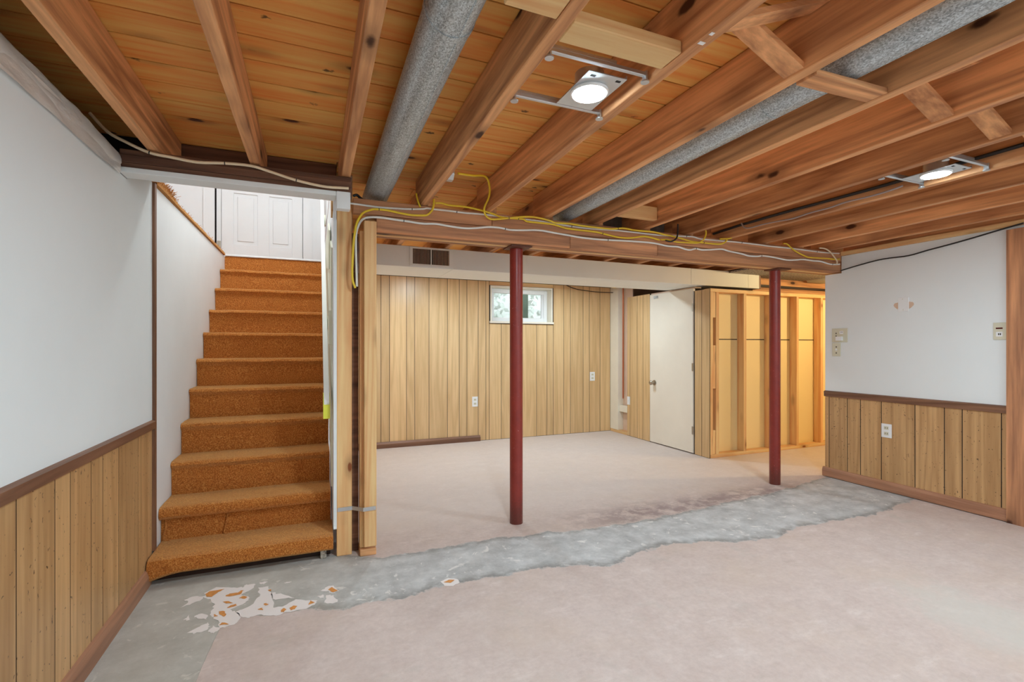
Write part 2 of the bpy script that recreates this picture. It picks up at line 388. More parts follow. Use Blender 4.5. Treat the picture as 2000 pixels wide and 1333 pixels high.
orange_res = [[(385,280),(430,250),(530,235),(590,225),(520,260),(450,310),(400,310)],[(595,300),(640,275),(730,265),(760,240),(790,240),(750,285),(640,305)],[(735,325),(780,300),(830,310),(800,330)],[(570,360),(630,355),(680,375),(600,380)],[(610,430),(720,400),(700,385),(650,400)],[(525,465),(580,460),(605,490),(580,520),(545,500)],[(530,610),(560,580),(600,585),(635,600),(560,605)],[(1045,235),(1075,228),(1085,245),(1060,250)],[(1000,385),(1030,375),(1050,390),(1020,402)],[(935,440),(990,425),(990,450)],[(1180,450),(1205,430),(1240,440),(1215,470),(1185,470)],[(1270,430),(1310,402),(1355,405),(1330,440),(1280,450)],[(1470,395),(1495,345),(1540,370)],[(1680,235),(1720,205),(1785,240),(1730,262)],[(470,500),(490,495),(515,515),(485,520)]]
res = MB(); ores = MB()
def lay(mb, poly, z):
    n = len(poly); c = sum(poly, Vector()) / n
    mb.add([(p.x, p.y, z) for p in poly], [tuple(range(n))])
for i, q in enumerate(white_res): lay(res, rough_poly(fpoly(q, 330, 1110, 5.405), .006, 4, i), .0011)
for i, q in enumerate(orange_res): lay(ores, rough_poly(fpoly(q, 330, 1110, 5.405), .003, 3, i), .0022)
lay(res, rough_poly([P(*q, Z=0) for q in ((860,1137),(875,1130),(893,1132),(898,1138),(885,1146),(868,1145))], .004, 3, 90), .0011)
lay(ores, rough_poly([P(*q, Z=0) for q in ((866,1139),(876,1134),(888,1134),(880,1140))], .002, 3, 91), .0022)
M['residue'] = plain('paint_residue', (206, 198, 194), .5, var=.02); M['oresidue'] = plain('orange_residue', (212, 132, 66), .6, var=.25, scale=60)
for nm_, mb_, mt_ in (('paint_residue', res, 'residue'), ('orange_residue', ores, 'oresidue')):
    o = build(nm_, mb_, mt_, floor); o['kind'] = 'stuff'
    o['label'] = 'peeled white paint residue on concrete' if mt_ == 'residue' else 'orange glue spots in the paint residue'

# left wall
wl = struct(build('wall_left', MB().box(-.90, XL, YF, 3.02, .80, 1.955).box(-.90, XL - .012, YF, 3.02, 0, .80).box(-.90, XL, 2.66, 3.02, 1.955, 2.055), 'drywall'), 'white drywall wall above dark flecked wood wainscot', 'wall')
def planks(parent, coords, axis, plane, thick, z0, z1, mat, gap=.006, name='panel_board'):
    # axis 'x': boards on a wall of constant y=plane (front), 'y': on a wall of constant x
    for a, b in zip(coords[:-1], coords[1:]):
        a, b = min(a, b) + gap / 2, max(a, b) - gap / 2
        if b - a < .004: continue
        if axis == 'x': bx(name, a, b, plane, plane + thick, z0, z1, mat, parent)
        else: bx(name, plane, plane + thick, a, b, z0, z1, mat, parent)
ys = [3.02] + [P(px, 1000, X=XL).y for px in (270, 232, 201, 178, 137.6, 107.5, 32)]
y = ys[-1]
for d in (.10, .14, .20, .11, .15, .09, .2, .14, .1, .2, .15, .11, .18, .1, .2, .14): 
    y -= d
    if y > YF: ys.append(y)
ys.append(YF)
dk = bx('backing_board', XL - .012, XL - .001, YF, 3.02, 0, .79, 'dark', wl)
planks(wl, ys, 'y', XL - .001, .001, 0, .785, 'fleck_z')
struct(build('trim_1', MB().prism([(XL, .775), (XL + .016, .778), (XL + .018, .815), (XL, .822)], 'y', YF, 3.02), 'brown_y'), 'dark stained chair rail on the wall beside the stairs', 'trim')
struct(build('baseboard_left', MB().prism([(XL, 0), (XL + .016, 0), (XL + .018, .055), (XL + .010, .082), (XL, .088)], 'y', YF, 2.95), 'base_y'), 'brown rounded baseboard under the flecked wainscot', 'baseboard')
struct(build('trim_2', MB().box(XL - .02, XL + .012, 3.02, 3.05, .14, 2.055), 'brown_z'), 'thin dark vertical strip at the stair corner', 'trim')
sl = struct(build('wall_stair_left', MB().box(-.87, XL, 3.05, 5.2, 0, 2.05).box(-.87, XL - .012, 3.02, 3.05, 0, 2.05), 'stairwall'), 'off-white drywall beside the carpeted steps', 'wall')
# back end behind the camera and outer shell of the main room
struct(bx('wall_front', -1.7, 4.5, YF - .1, YF, 0, ZD, 'drywall'), 'plain white wall facing the stairs', 'wall')
struct(bx('wall_cavity', -1.70, -1.60, YF, 3.0, 1.9, ZD, 'darkwood'), 'dark rim boards in the cavity over the foundation', 'wall')
struct(build('wall_cavity_end', MB().box(-1.6, -.905, 2.95, 2.985, 1.941, ZD).box(-.905, -.781, 2.95, 2.985, 2.057, ZD), 'dark'), 'dark end of the cavity over the foundation', 'wall')  # near-black board standing in for the shade inside the cavity
struct(bx('foundation_ledge', -1.60, -.90, YF, 2.999, 1.70, 1.94, 'dark'), 'dark top of the foundation behind the wall', 'wall')

# right wall
tag(bx('rim_board', 4.43, 4.468, YF, 2.9, 2.06, ZD, 'joist_y', None, .003), 'brown board added over the partition top plate to block passage light', 'board')  # board added to stop passage light spilling over the partition
struct(bx('wall_outer_back', 4.1, 7.0, YB + .001, YB + .2, 0, ZD, 'alcove'), 'rear wall of the space behind the door', 'wall')
struct(bx('wall_outer_right', 6.9, 7.0, 4.3, YB + .01, 0, ZD, 'alcove'), 'side wall of the space behind the door', 'wall')
wr = struct(build('wall_right', MB().box(4.408, 4.50, YF, 3.045, 0, 1.868).box(4.408, 4.50, YF, 2.895, 1.868, 2.02).box(4.40, 4.408, 1.66, 3.045, .77, 1.868).box(4.40, 4.408, 1.66, 2.895, 1.868, 2.02).box(4.40, 4.408, YF, 1.66, 0, 2.02), 'drywall'), 'white drywall partition with outlet plates and wood wainscot', 'wall')
ys = [3.045] + [P(px, 850, X=4.395).y for px in (1619.4, 1655, 1680.6, 1721.3, 1787, 1844.5, 1879.3, 1955.9)] + [1.70]
planks(wr, ys, 'y', 4.395, .001, .02, .752, 'fleck_z')
bx('backing_board', 4.396, 4.408, 1.70, 3.043, 0, .76, 'dark', wr)
bx('wall_top_plate', 4.385, 4.475, YF, 2.895, 2.022, 2.058, 'pine_y', wr, .002)
struct(build('trim_3', MB().prism([(4.40, .742), (4.384, .745), (4.382, .79), (4.40, .797)], 'y', 1.765, 3.047), 'brown_y'), 'dark chair rail on the partition with outlets', 'trim')
struct(build('baseboard_right', MB().prism([(4.40, .006), (4.380, .006), (4.378, .06), (4.386, .085), (4.40, .09)], 'y', 1.765, 3.06), 'base_y'), 'brown rounded baseboard with a mitred end', 'baseboard')
struct(build('trim_4', MB().box(4.372, 4.40, 1.60, 1.765, 0, 2.0), 'beam_z'), 'wide worn brown door casing board', 'trim')

# back wall with window hole
WX0, WX1, WZ0, WZ1 = 2.10, 3.00, 1.515, 2.0
wb = struct(build('wall_back', MB().box(.2, WX0, YB + .001, YB + .2, 0, 2.25).box(WX1, 4.1, YB + .001, YB + .2, 0, 2.25).box(WX0, WX1, YB + .001, YB + .2, 0, WZ0).box(WX0, WX1, YB + .001, YB + .2, WZ1, 2.25), 'dark'), 'tan wood panelling wall around the small basement window', 'wall')
def bX(px): return P(px, 700, Y=YB).x
bxs = [.21, .30, .39, .50, .58] + [bX(p) for p in (744, 760.5, 794, 810, 838, 874, 897, 912, 934, 949)]
planks(wb, bxs + [WX0 - .012], 'x', YB, .001, .004, 2.052, 'panel_z')
lowx = [bX(p) for p in (949, 979, 1013, 1048, 1068, 1081.5)]
planks(wb, [WX0 - .012] + lowx[1:-1] + [WX1 + .015], 'x', YB, .001, .004, WZ0 - .012, 'panel_z')
planks(wb, [WX1 + .015] + [bX(p) for p in (1101, 1114, 1139, 1151, 1172)] + [3.931], 'x', YB, .001, .004, 2.052, 'panel_z')
bx('wood_strip', WX0 - .01, WX1 + .012, YB - .004, YB + .001, WZ1 + .004, 2.052, 'pine_x', wb)
struct(build('baseboard_back', MB().prism([(YB - .03, .0), (YB, .0), (YB, .07), (YB - .012, .074), (YB - .03, .05)], 'x', .21, 1.96), 'brown_x'), 'short length of brown baseboard left on the panelled wall', 'baseboard')
# window
w1 = build('window_1', MB().box(WX0, WX0 + .02, YB - .012, YB + .2, WZ0, WZ1).box(WX1 - .02, WX1, YB - .012, YB + .2, WZ0, WZ1).box(WX0 + .02, WX1 - .02, YB - .012, YB + .2, WZ1 - .02, WZ1).box(WX0 - .01, WX1 + .01, YB - .03, YB + .2, WZ0 - .004, WZ0 + .022), 'pinkwood', None, .002)
struct(w1, 'small white basement window set in the panelled wall', 'window')
yv = YB + .12
bx('sash', WX0 + .02, WX0 + .075, yv, yv + .05, WZ0 + .022, WZ1 - .02, 'vinyl', w1, .004)
bx('sash', WX1 - .075, WX1 - .02, yv, yv + .05, WZ0 + .022, WZ1 - .02, 'vinyl', w1, .004)
bx('sash', WX0 + .075, WX1 - .075, yv, yv + .05, WZ0 + .022, WZ0 + .08, 'vinyl', w1, .004)
bx('sash', WX0 + .075, WX1 - .075, yv, yv + .05, WZ1 - .08, WZ1 - .02, 'vinyl', w1, .004)
bx('sash_bead', WX0 + .075, WX0 + .10, yv + .012, yv + .045, WZ0 + .08, WZ1 - .08, 'vinyl', w1, .003)
bx('sash_bead', WX1 - .10, WX1 - .075, yv + .012, yv + .045, WZ0 + .08, WZ1 - .08, 'vinyl', w1, .003)
bx('pane', WX0 + .10, WX1 - .10, yv + .026, yv + .032, WZ0 + .08, WZ1 - .08, 'glass', w1)
# outside the window
struct(bx('ground', -4, 9, YB + .2, 12, 1.2, 1.45, 'earth'), 'ground outside the basement window', 'ground')
tag(bx('pale_siding', 1.6, 6.5, 8.6, 8.7, 1.45, 4.0, 'siding'), 'pale siding seen outside the window', 'siding')
tag(bx('garden_post', 3.10, 3.19, 7.1, 7.2, 1.45, 3.4, 'postgrey'), 'dark post seen outside the window', 'post')
sh = MB()
for i in range(260):
    c = Vector((random.gauss(2.95 if i % 2 else 3.62, .11), random.gauss(7.9, .12), random.uniform(1.5, 2.7))); a = random.uniform(0, 6.3)
    u = Vector((math.cos(a), .3, math.sin(a))) * .06; v = Vector((-math.sin(a), .2, math.cos(a))) * .035
    sh.add([c - u, c + v, c + u, c - v], [(0, 1, 2, 3)])
tag(build('garden_shrub', sh, 'green'), 'pale green shrub seen through the window pane', 'shrub')

# far-room left wall, stair right wall
struct(bx('wall_back_left', .202, .214, 3.10, YB + .01, 0, ZD, 'alcove'), 'back face of the stair partition', 'wall')
wsr = struct(build('wall_stair_right', MB().box(.100, .116, 2.935, 2.99, .16, 2.05).box(.100, .116, 2.99, 6.05, .16, 4.5), 'white'), 'torn white drywall lining the open side of the stairs', 'wall')
pan = [(3.10, .36), (5.19, 2.0), (5.19, 2.02), (3.6, 2.02), (3.25, 1.86), (3.10, 1.80)]
build('cream_panel', MB().prism(pan, 'x', .092, .100), 'cream', wsr)
build('drywall_patch', MB().prism([(3.30, 1.70), (4.25, 1.86), (4.25, 2.06), (3.45, 2.03), (3.30, 1.95)], 'x', .084, .092), 'cream', wsr)
build('drywall_patch', MB().prism([(3.02, 2.0), (3.1, 1.98), (3.22, 2.3), (3.3, 2.8), (3.2, 2.7)], 'x', .090, .100), 'pine_z', wsr)
build('drywall_patch', MB().prism([(3.10, 1.22), (3.35, 1.22), (3.35, 1.40), (3.10, 1.42)], 'x', .080, .092), 'cream', wsr)
bx('corner_bead', .100, .117, 2.925, 2.936, .16, 1.93, 'drywall', wsr)

# ceiling: planks over joists
ce = struct(build('ceiling', MB().box(-1.7, 8.2, YF - .1, 2.99, ZD + .034, ZD + .07).box(.1, 8.2, 2.99, YB + .2, ZD + .034, ZD + .07), 'darkwood'), 'open ceiling of pine subfloor planks above the joists', 'ceiling')
JX = [-.676, -.281, .126, .591, .998, 1.407, 1.803, 2.212, 2.62, 3.02, 3.43, 3.845, 4.21]; JW = .042
row = 0; y = 1.532 - .1535 * 21
while y < YB:
    y1 = y + .1535
    if y1 > YF:
        x0 = -1.6 if y1 < 2.99 else .12
        if y < 2.95 < y1: bx('plank', -1.6, .117, y + .0032, 2.987, ZD + .002, ZD + .021, 'deck', ce, .0015)
        cuts = [x0] + sorted(random.sample([j + .02 for j in JX if j > x0 + .3], 1 if row % 2 else 2)) + [4.5]
        for a, b in zip(cuts[:-1], cuts[1:]):
            bx('plank', a + .001, b - .001, y + .0032, min(y1, YB) - .0032, ZD + .002, ZD + .021, 'deck', ce, .0015)
    y = y1; row += 1

labels = ['orange-toned joist next to the plastic sheeting along the wall top',
 'joist over the middle of the stairs, ending on the header beam',
 'pale-edged joist above the tall post, beside the thick round duct',
 'rough-edged joist between the thick round duct and the light brackets',
 'joist with white paint marks at the other end of the short wood block',
 'joist between the paint-marked joist and the long grey duct',
 'joist on the far side of the long grey duct',
 'knotty joist, second beyond the long grey duct',
 'joist carrying one end of the second light fixture, away from the cables',
 'joist with black pipe and grey cable clipped along its side',
 'joist just past the second light fixture',
 'joist second from the white partition wall',
 'joist closest to the white partition wall']
for i, jx in enumerate(JX):
    end = 2.938 if i < 3 else 3.05
    jo = tag(bx('floor_joist', jx, jx + JW, YF, end, ZJ, ZD, 'joist_y', None, .003), labels[i], 'joist', 'ceiling joists over the main room')
    if i == 4:
        for (px_, py_, n_) in ((1388, 65, 5), (1370, 84, 4)):
            q = P(px_, py_, Z=ZJ); bx('paint_mark', max(jx + .004, q.x - .010), min(jx + JW - .004, q.x + .010), q.y - .006, q.y + .006, ZJ - .0012, ZJ - .0002, 'white', jo)
lapn = ['rough-edged joist', 'paint-marked joist', 'joist before the long duct', 'joist past the long duct', 'knotty joist', 'joist of the second light', 'joist with the black pipe', 'joist past the second light', 'second joist from the partition', 'joist against the partition']
for i, jx in enumerate(JX):
    if i >= 3: tag(bx('floor_joist', jx + JW + .003, jx + 2 * JW + .003, 2.91, YB - .01, ZJ, ZD, 'joist_y', None, .003), 'back-room joist lapped over the beam beside the %s' % lapn[i - 3], 'joist', 'joists over the back room')

# header beam at the stair opening, rim board, posts
hb = thing('header_beam', (-.3, 2.6, 1.955), 'dark wooden header beam with white underside over the stair foot', 'beam')
bx('beam', -.778, .172, 2.56, 2.64, 1.978, 2.058, 'darkwood', hb, .003)
bx('ledger_strip', -.778, .172, 2.545, 2.56, 1.998, 2.03, 'darkwood', hb, .002)
bx('painted_underside', -.778, .100, 2.552, 2.642, 1.955, 1.978, 'drywall', hb, .002)
bx('drywall_scrap', .100, .166, 2.546, 2.60, 1.892, 1.978, 'drywall', hb, .003)
tag(bx('rim_board', -.779, .115, 2.945, 2.985, ZJ, ZD, 'darkwood', None, .003), 'dark rim board closing the joist bays above the stairs', 'board')
p1 = thing('stud_post', (.158, 2.95, 0), 'tall pine post with knots at the foot of the stairs', 'post')
bx('post_board', .117, .2, 2.93, 2.97, 0, 2.055, 'pine_z', p1, .003)
bx('side_board', .203, .24, 2.975, 3.09, 0, 1.87, 'darkwood', p1, .002)
p2 = thing('stud_post', (.29, 2.93, 0), 'double pine post on a short sole block beside the beam end', 'post')
bx('sole_block', .24, .33, 2.875, 2.99, 0, .04, 'joist_x', p2, .003)
bx('post_board', .262, .33, 2.862, 2.902, .055, 1.925, 'pine_z', p2, .003)
bx('post_board', .242, .285, 2.903, 2.985, .04, 1.872, 'pine_z', p2, .003)
st_ = thing('strap_plate', (.22, 2.86, .27), 'perforated steel strap tying the two posts together', 'strap')
zs_ = P(658.5, 997, Y=2.928).z
sp = [(.121, 2.9285, zs_), (.200, 2.9285, zs_ + .002), (.256, 2.8605, zs_ + .006), (.326, 2.8605, zs_ + .008)]
mb = MB()
for (p, q) in zip(sp[:-1], sp[1:]):
    mb.add([(p[0], p[1] - .0025, p[2] - .011), (q[0], q[1] - .0025, q[2] - .011), (q[0], q[1] - .0025, q[2] + .011), (p[0], p[1] - .0025, p[2] + .011), (p[0], p[1], p[2] - .011), (q[0], q[1], q[2] - .011), (q[0], q[1], q[2] + .011), (p[0], p[1], p[2] + .011)],
           [(0, 1, 2, 3), (7, 6, 5, 4), (0, 4, 5, 1), (3, 2, 6, 7), (0, 3, 7, 4), (1, 5, 6, 2)])
build('strap_bar', mb, 'steel', st_)
for (x_, y_) in ((.127, 2.926), (.180, 2.926), (.275, 2.858), (.318, 2.858)):
    build('screw', MB().cyl((x_, y_ - .003, zs_ + .004), (x_, y_, zs_ + .004), .004, 10), 'steel', st_)

# main beam
BY0, BY1, BZ0 = 2.905, 3.09, 1.88
be = thing('support_beam', (2.3, 3.0, BZ0), 'laminated wooden beam carried by two red columns', 'beam')
for x0, x1 in ((.205, 1.05), (1.052, 4.495)):
    bx('beam_board', x0, x1, BY0 - .004, BY0 + .044, 1.972, 2.058, 'beam_x', be, .003)
for x0, x1 in ((.335, 1.62), (1.622, 2.36), (2.362, 4.495)):
    bx('beam_board', x0, x1, BY0, BY0 + .044, BZ0, 1.970, 'beam_x', be, .003)
for k_ in range(1, 4):
    bx('beam_board', .29 if k_ > 1 else .335, 4.495, BY0 + .0465 * k_, BY0 + .0465 * k_ + .044, BZ0 - .0005 * k_, 2.058, 'pine_x' if k_ == 2 else 'beam_x', be, .003)
# columns
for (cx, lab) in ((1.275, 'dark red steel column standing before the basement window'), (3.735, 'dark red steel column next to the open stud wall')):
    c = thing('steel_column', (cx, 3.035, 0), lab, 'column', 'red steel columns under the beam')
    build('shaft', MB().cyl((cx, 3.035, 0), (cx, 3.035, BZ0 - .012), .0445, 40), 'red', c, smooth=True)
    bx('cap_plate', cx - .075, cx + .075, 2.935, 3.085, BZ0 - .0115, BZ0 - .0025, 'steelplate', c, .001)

# ------------------------------------------------------------------ staircase
NY = [2.905, 3.125, 3.353, 3.580, 3.802, 4.015, 4.235, 4.460, 4.703, 4.940]
NZ = [.134, .328, .527, .720, .920, 1.115, 1.312, 1.502, 1.702, 1.897]
LY, LZ = 5.19, 2.07
stc = thing('staircase', (-.35, 4.0, 0), 'straight basement staircase covered in orange-brown carpet', 'staircase')
def carpet_step(poly, x0, x1, seed, droop=0, nx=44):
    # poly: closed profile (y,z) front/top points first; swept along x with lumpy noise
    mb = MB(); n = len(poly); rows = []
    for i in range(nx + 1):
        x = x0 + (x1 - x0) * i / nx
        for (yy, zz, amt) in poly:
            q = Vector((x * 9, yy * 9 + seed * 3.1, zz * 9)); d = mnoise.noise(q) * .007 + mnoise.noise(q * 4) * .0025
            rows.append((x, yy - d * amt, zz + d * .6 * amt - (droop * max(0, 1 - (x - x0) / .16) ** 2 if amt == 2 else 0)))
    fs = [(i * n + j, i * n + (j + 1) % n, (i + 1) * n + (j + 1) % n, (i + 1) * n + j) for i in range(nx) for j in range(n)]
    fs += [tuple(range(n))[::-1], tuple(nx * n + j for j in range(n))]
    return mb.add(rows, fs)
def subdiv(pts, step=.018):
    out = []
    for (a, b) in zip(pts[:-1], pts[1:]):
        m = max(1, int(math.hypot(b[0] - a[0], b[1] - a[1]) / step))
        for j in range(m): t = j / m; out.append((a[0] + (b[0] - a[0]) * t, a[1] + (b[1] - a[1]) * t, a[2] if t < .5 else b[2]))
    out.append(pts[-1]); return out
SX0, SX1 = XL + .002, .090
for i in range(10):
    yn, zn = NY[i], NZ[i]
    zb = (NZ[i - 1] - .009 if i else .046)
    ynext = (NY[i + 1] if i < 9 else LY) + .026
    if i == 0: ynext = NY[1] + .052
    else: ynext += .008
    setback = .075 if i == 0 else (.045 if i == 1 else .026)
    lip = .085 if i == 0 else (.062 if i == 1 else .05)
    yr = yn + setback
    am = 2 if i == 0 else 1
    if i == 0:
        pts = [(yn + .012, zn - lip, 2), (yn - .004, zn - lip + .014, 2), (yn - .004, zn - .03, 1), (yn + .006, zn - .008, 1), (yn + .03, zn, 1), (ynext - .002, zn + .002, .4), (ynext - .002, zn - .06, 0), (yr + .03, zn - lip + .01, 0)]
    else:
        if i == 1: pts = [(yr, zb, .4), (yr, zn - lip, .6), (yn + .010, zn - lip - .004, 1), (yn - .003, zn - lip + .012, 1), (yn - .003, zn - .026, 1)]
        else: pts = [(yr, zb, .4), (yr - .002, zn - lip, .7), (yn, zn - .022, 1)]
        pts += [(yn + .006, zn - .008, 1), (yn + .024, zn, 1), (ynext - .002, zn + .001, .4), (ynext - .002, zb, 0)]
    pts = subdiv(pts)
    build('step', carpet_step(pts, SX0 if i else XL + .006, SX1 if i else .098, i, .03 if i == 0 else 0), 'carpet', stc, smooth=True)
pts = subdiv([(LY + .024, NZ[9] - .009, .3), (LY + .022, LZ - .03, .5), (LY + .022, LZ - .016, .5), (LY + .10, LZ - .016, 0), (LY + .10, NZ[9] - .009, 0)])
build('top_riser', carpet_step(pts, SX0, SX1, 20), 'carpet', stc, smooth=True)
bx('threshold_strip', SX0, SX1, LY + .004, LY + .12, LZ - .014, LZ + .004, 'white', stc, .004)
bx('kick_board', XL + .01, .085, 2.985, 3.01, 0, .11, 'kick', stc)
bx('kick_block', .03, .062, 2.93, 2.985, 0, .05, 'mottle', stc, .003)
# loose carpet seam on the second riser
build('carpet_seam', MB().tube(spline([P(270 + a / 3.3325, 760 + b / 3.3325, Y=3.163) for a, b in ((582, 812), (574, 860), (562, 915), (560, 940), (592, 944))]), .004, 6), 'carpet', stc, smooth=True)
build('carpet_seam', MB().tube(spline([P(270 + a / 3.3325, 760 + b / 3.3325, Y=3.163) for a, b in ((178, 842), (180, 900), (165, 960), (172, 985), (205, 985))]), .005, 6), 'carpet', stc, smooth=True)

# carpet edge fringe on the upper floor
mb = MB(); rnd = random.Random(3)
sec = []
for i in range(61):
    yy = 3.055 + (5.16 - 3.055) * i / 60; bush = max(0, 1 - abs(yy - 3.22) / .28)
    h = .014 + .03 * bush + rnd.uniform(0, .006); wd = .016 + .02 * bush
    sec.append([(XL - .012, yy, 2.052), (XL + .006 + wd * .3, yy, 2.056), (XL + .006 + wd * .2, yy, 2.058 + h), (XL - .012, yy, 2.058 + h * .9)])
for i in range(60):
    for j in range(4):
        mb.add([sec[i][j], sec[i][(j + 1) % 4], sec[i + 1][(j + 1) % 4], sec[i + 1][j]], [(0, 1, 2, 3)])
fr = build('carpet_edge', mb, 'carpet'); tag(fr, 'frayed orange carpet edge along the upper floor opening', 'carpet edge')
hr = MB()
for i in range(420):
    yy = rnd.gauss(3.2, .12) if i < 300 else rnd.uniform(3.05, 5.1); L = (.045 if i < 300 else .018) * rnd.uniform(.4, 1.2)
    yy = max(3.07, yy)
    p = Vector((XL + rnd.uniform(-.008, .014), yy, 2.062 + rnd.uniform(0, .02)))
    d = Vector((rnd.uniform(-.1, .6), rnd.uniform(-.5, .8), rnd.uniform(.3, 1))).normalized()
    hr.tube([p, p + d * L * .5, p + d * L + Vector((rnd.uniform(-.4, .4), rnd.uniform(-.3, .6), -.2)) * L * .5], .0011, 3, False)
o = build('loose_fibres', hr, 'carpet', fr); o['kind'] = 'stuff'

# handrail
hrail = thing('handrail', (.07, 3.0, .80), 'cream board handrail sloping up along the stairs', 'handrail')
hp = [(2.99, .79), (2.99, .88), (5.12, 2.78), (5.12, 2.69)]
build('rail_board', MB().prism(hp, 'x', .050, .080), 'railpaint', hrail, .002)
build('yellow_tape', MB().prism([(2.985, .785), (2.985, .862), (3.06, .93), (3.06, .85)], 'x', .046, .083), 'ytape', hrail)
for yy in (3.6, 4.7):
    zz = .83 + (yy - 2.99) * .892; bx('rail_bracket', .080, .093, yy - .03, yy + .03, zz - .05, zz + .04, 'cream', hrail, .002)

# upstairs hall
struct(build('floor_upper', MB().box(-3.0, -.80, 3.0, 6.05, 2.0, 2.055).box(-.80, .1, LY + .12, 6.05, 1.96, 2.066), 'carpet'), 'carpeted upper hall floor', 'floor')
struct(bx('wall_hall_left', -3.1, -3.0, 2.9, 6.15, 2.0, 4.6, 'white'), 'white hall wall', 'wall')
struct(bx('wall_hall_front', -.879, .099, 2.99, 3.02, 2.06, 4.6, 'white'), 'white hall wall over the stairs', 'wall')
struct(bx('wall_hall_fill', -3.1, -.88, 2.99, 3.02, 2.056, 4.6, 'white'), 'white hall wall end', 'wall')
struct(bx('ceiling_hall', -3.1, .2, 2.9, 6.2, 4.5, 4.6, 'white'), 'white hall ceiling', 'ceiling')
DX0, DX1 = P(432, 450, Y=6.06).x, P(591, 450, Y=6.06).x
DZ0, DZ1 = 2.08, 4.10
struct(build('wall_hall_back', MB().box(-3.1, DX0 - .075, 6.06, 6.16, 2.0, 4.6).box(DX1 + .01, .2, 6.06, 6.16, 2.0, 4.6).box(DX0 - .075, DX1 + .01, 6.06, 6.16, DZ1 + .02, 4.6), 'white'), 'white hall wall around the panelled door', 'wall')
struct(build('trim_5', MB().box(P(397, 450, Y=6.045).x, P(419, 450, Y=6.045).x, 6.04, 6.06, 2.056, DZ1 + .09), 'white'), 'white casing beside the panelled door', 'trim')
struct(build('trim_6', MB().box(P(592, 450, Y=6.045).x, P(610, 450, Y=6.045).x, 6.045, 6.06, 2.066, DZ1 + .09), 'white'), 'white casing on the latch side of the panelled door', 'trim')
d2 = struct(bx('door_2', DX0, DX1, 6.085, 6.11, DZ0, DZ1, 'white'), 'white six-panel door at the top of the stairs', 'door')
bx('door_gap', DX0 - .075, DX0 - .045, 6.12, 6.15, DZ0, DZ1, 'dark', d2)
bx('door_backing', DX0 - .08, DX1 + .03, 6.17, 6.2, 1.96, DZ1 + .1, 'white', d2)  # added to block sky light through the gap beside the door
jm = bx('jamb_strip', DX0 - .046, DX0 - .004, 6.075, 6.11, DZ0, DZ1, 'stairwall', d2)
hg = bx('hinge', DX0 - .042, DX0 - .006, 6.071, 6.075, 2.26, 2.36, 'knob', d2)
W_ = DX1 - DX0; pw = [(0, .115 / .8), (.345 / .8, .46 / .8), (.69 / .8, 1)]
for a, b in pw: bx('stile', DX0 + a * W_, DX0 + b * W_, 6.073, 6.085, DZ0, DZ1, 'white', d2, .002)
rails = [(DZ0, 2.335), (2.90, 3.03), (3.65, 3.75), (3.98, DZ1)]
gaps = [(.115 / .8, .345 / .8), (.46 / .8, .69 / .8)]
for (ga, gb) in gaps:
    for z0, z1 in rails: bx('rail', DX0 + ga * W_, DX0 + gb * W_, 6.073, 6.085, z0, z1, 'white', d2, .002)
    for (r0, r1) in zip(rails[:-1], rails[1:]):
        bx('raised_panel', DX0 + ga * W_ + .035, DX0 + gb * W_ - .035, 6.076, 6.086, r0[1] + .035, r1[0] - .035, 'white', d2, .006)
hl = thing('hall_fill_lamp', (-.3, 3.95, 3.15), 'added unseen globe lamp brightening the stair hall', 'lamp')  # globe lamp added out of view to brighten stairs and hall
build('canopy', MB().cyl((-.3, 3.95, 4.47), (-.3, 3.95, 4.5), .06, 24), 'steel', hl, smooth=True)
build('cord', MB().cyl((-.3, 3.95, 3.36), (-.3, 3.95, 4.47), .005, 8), 'black', hl)
build('lamp_glass', MB().tube([(-.3, 3.95, 3.25 + .1 * math.cos(a * math.pi / 12)) for a in range(13)], [max(.008, .1 * math.sin(a * math.pi / 12)) for a in range(13)], 28), 'hall', hl, smooth=True)

# ------------------------------------------------------------------ door partition with unfinished corner
XD = 3.93
wp = struct(build('wall_partition', MB().box(XD + .012, 4.03, 4.105, 4.215, 0, 1.83).box(XD + .012, 4.03, 4.975, 5.46, 0, 1.875).box(XD + .012, 4.03, 4.215, 4.975, 1.862, 1.876).box(XD + .085, 4.03, 5.46, YB + .01, 0, 2.05), 'alcove'), 'panelled partition with an off-white door and an unfinished corner', 'wall')
def dY(px): return P(px, 700, X=XD).y
planks(wp, [dY(p) for p in (1225, 1230.5, 1244.7, 1255.6)] + [4.982], 'y', XD, .001, .004, 1.874, 'panel_z')
planks(wp, [dY(1386.3), dY(1370.5), 4.208], 'y', XD, .001, .004, 1.828, 'panel_z')
bx('backing_board', XD + .001, XD + .012, 4.975, 5.462, 0, 1.874, 'dark', wp)
bx('backing_board', XD + .001, XD + .012, 3.99, 4.215, 0, 1.828, 'dark', wp)
bx('corner_stud', XD, XD + .085, dY(1207), YB - .002, .04, 2.05, 'pinkwood', wp, .002)
bx('sole_plate', XD, XD + .085, 5.462, YB - .002, 0, .04, 'pine_y', wp, .002)
bx('blocking', XD + .02, XD + .058, 5.462, dY(1207) - .002, .30, .39, 'pinkwood', wp, .002)
for nm_, pxl, r_, mt_, zb_ in (('conduit_pipe', 1211, .018, 'conduit', .52), ('copper_pipe', 1217, .009, 'copper', .50)):
    yy = P(pxl, 700, X=XD + .05).y
    tag(build(nm_, MB().tube([(XD + .05, yy, 2.05), (XD + .05, yy, 1.5), (XD + .05, yy, zb_), (XD + .05, yy + .0, zb_ - .02)], [r_, r_, r_, r_ * .6], 14), mt_, smooth=True), 'grey pipe in the unfinished wall corner' if mt_ == 'conduit' else 'thin copper pipe in the unfinished wall corner', 'pipe')
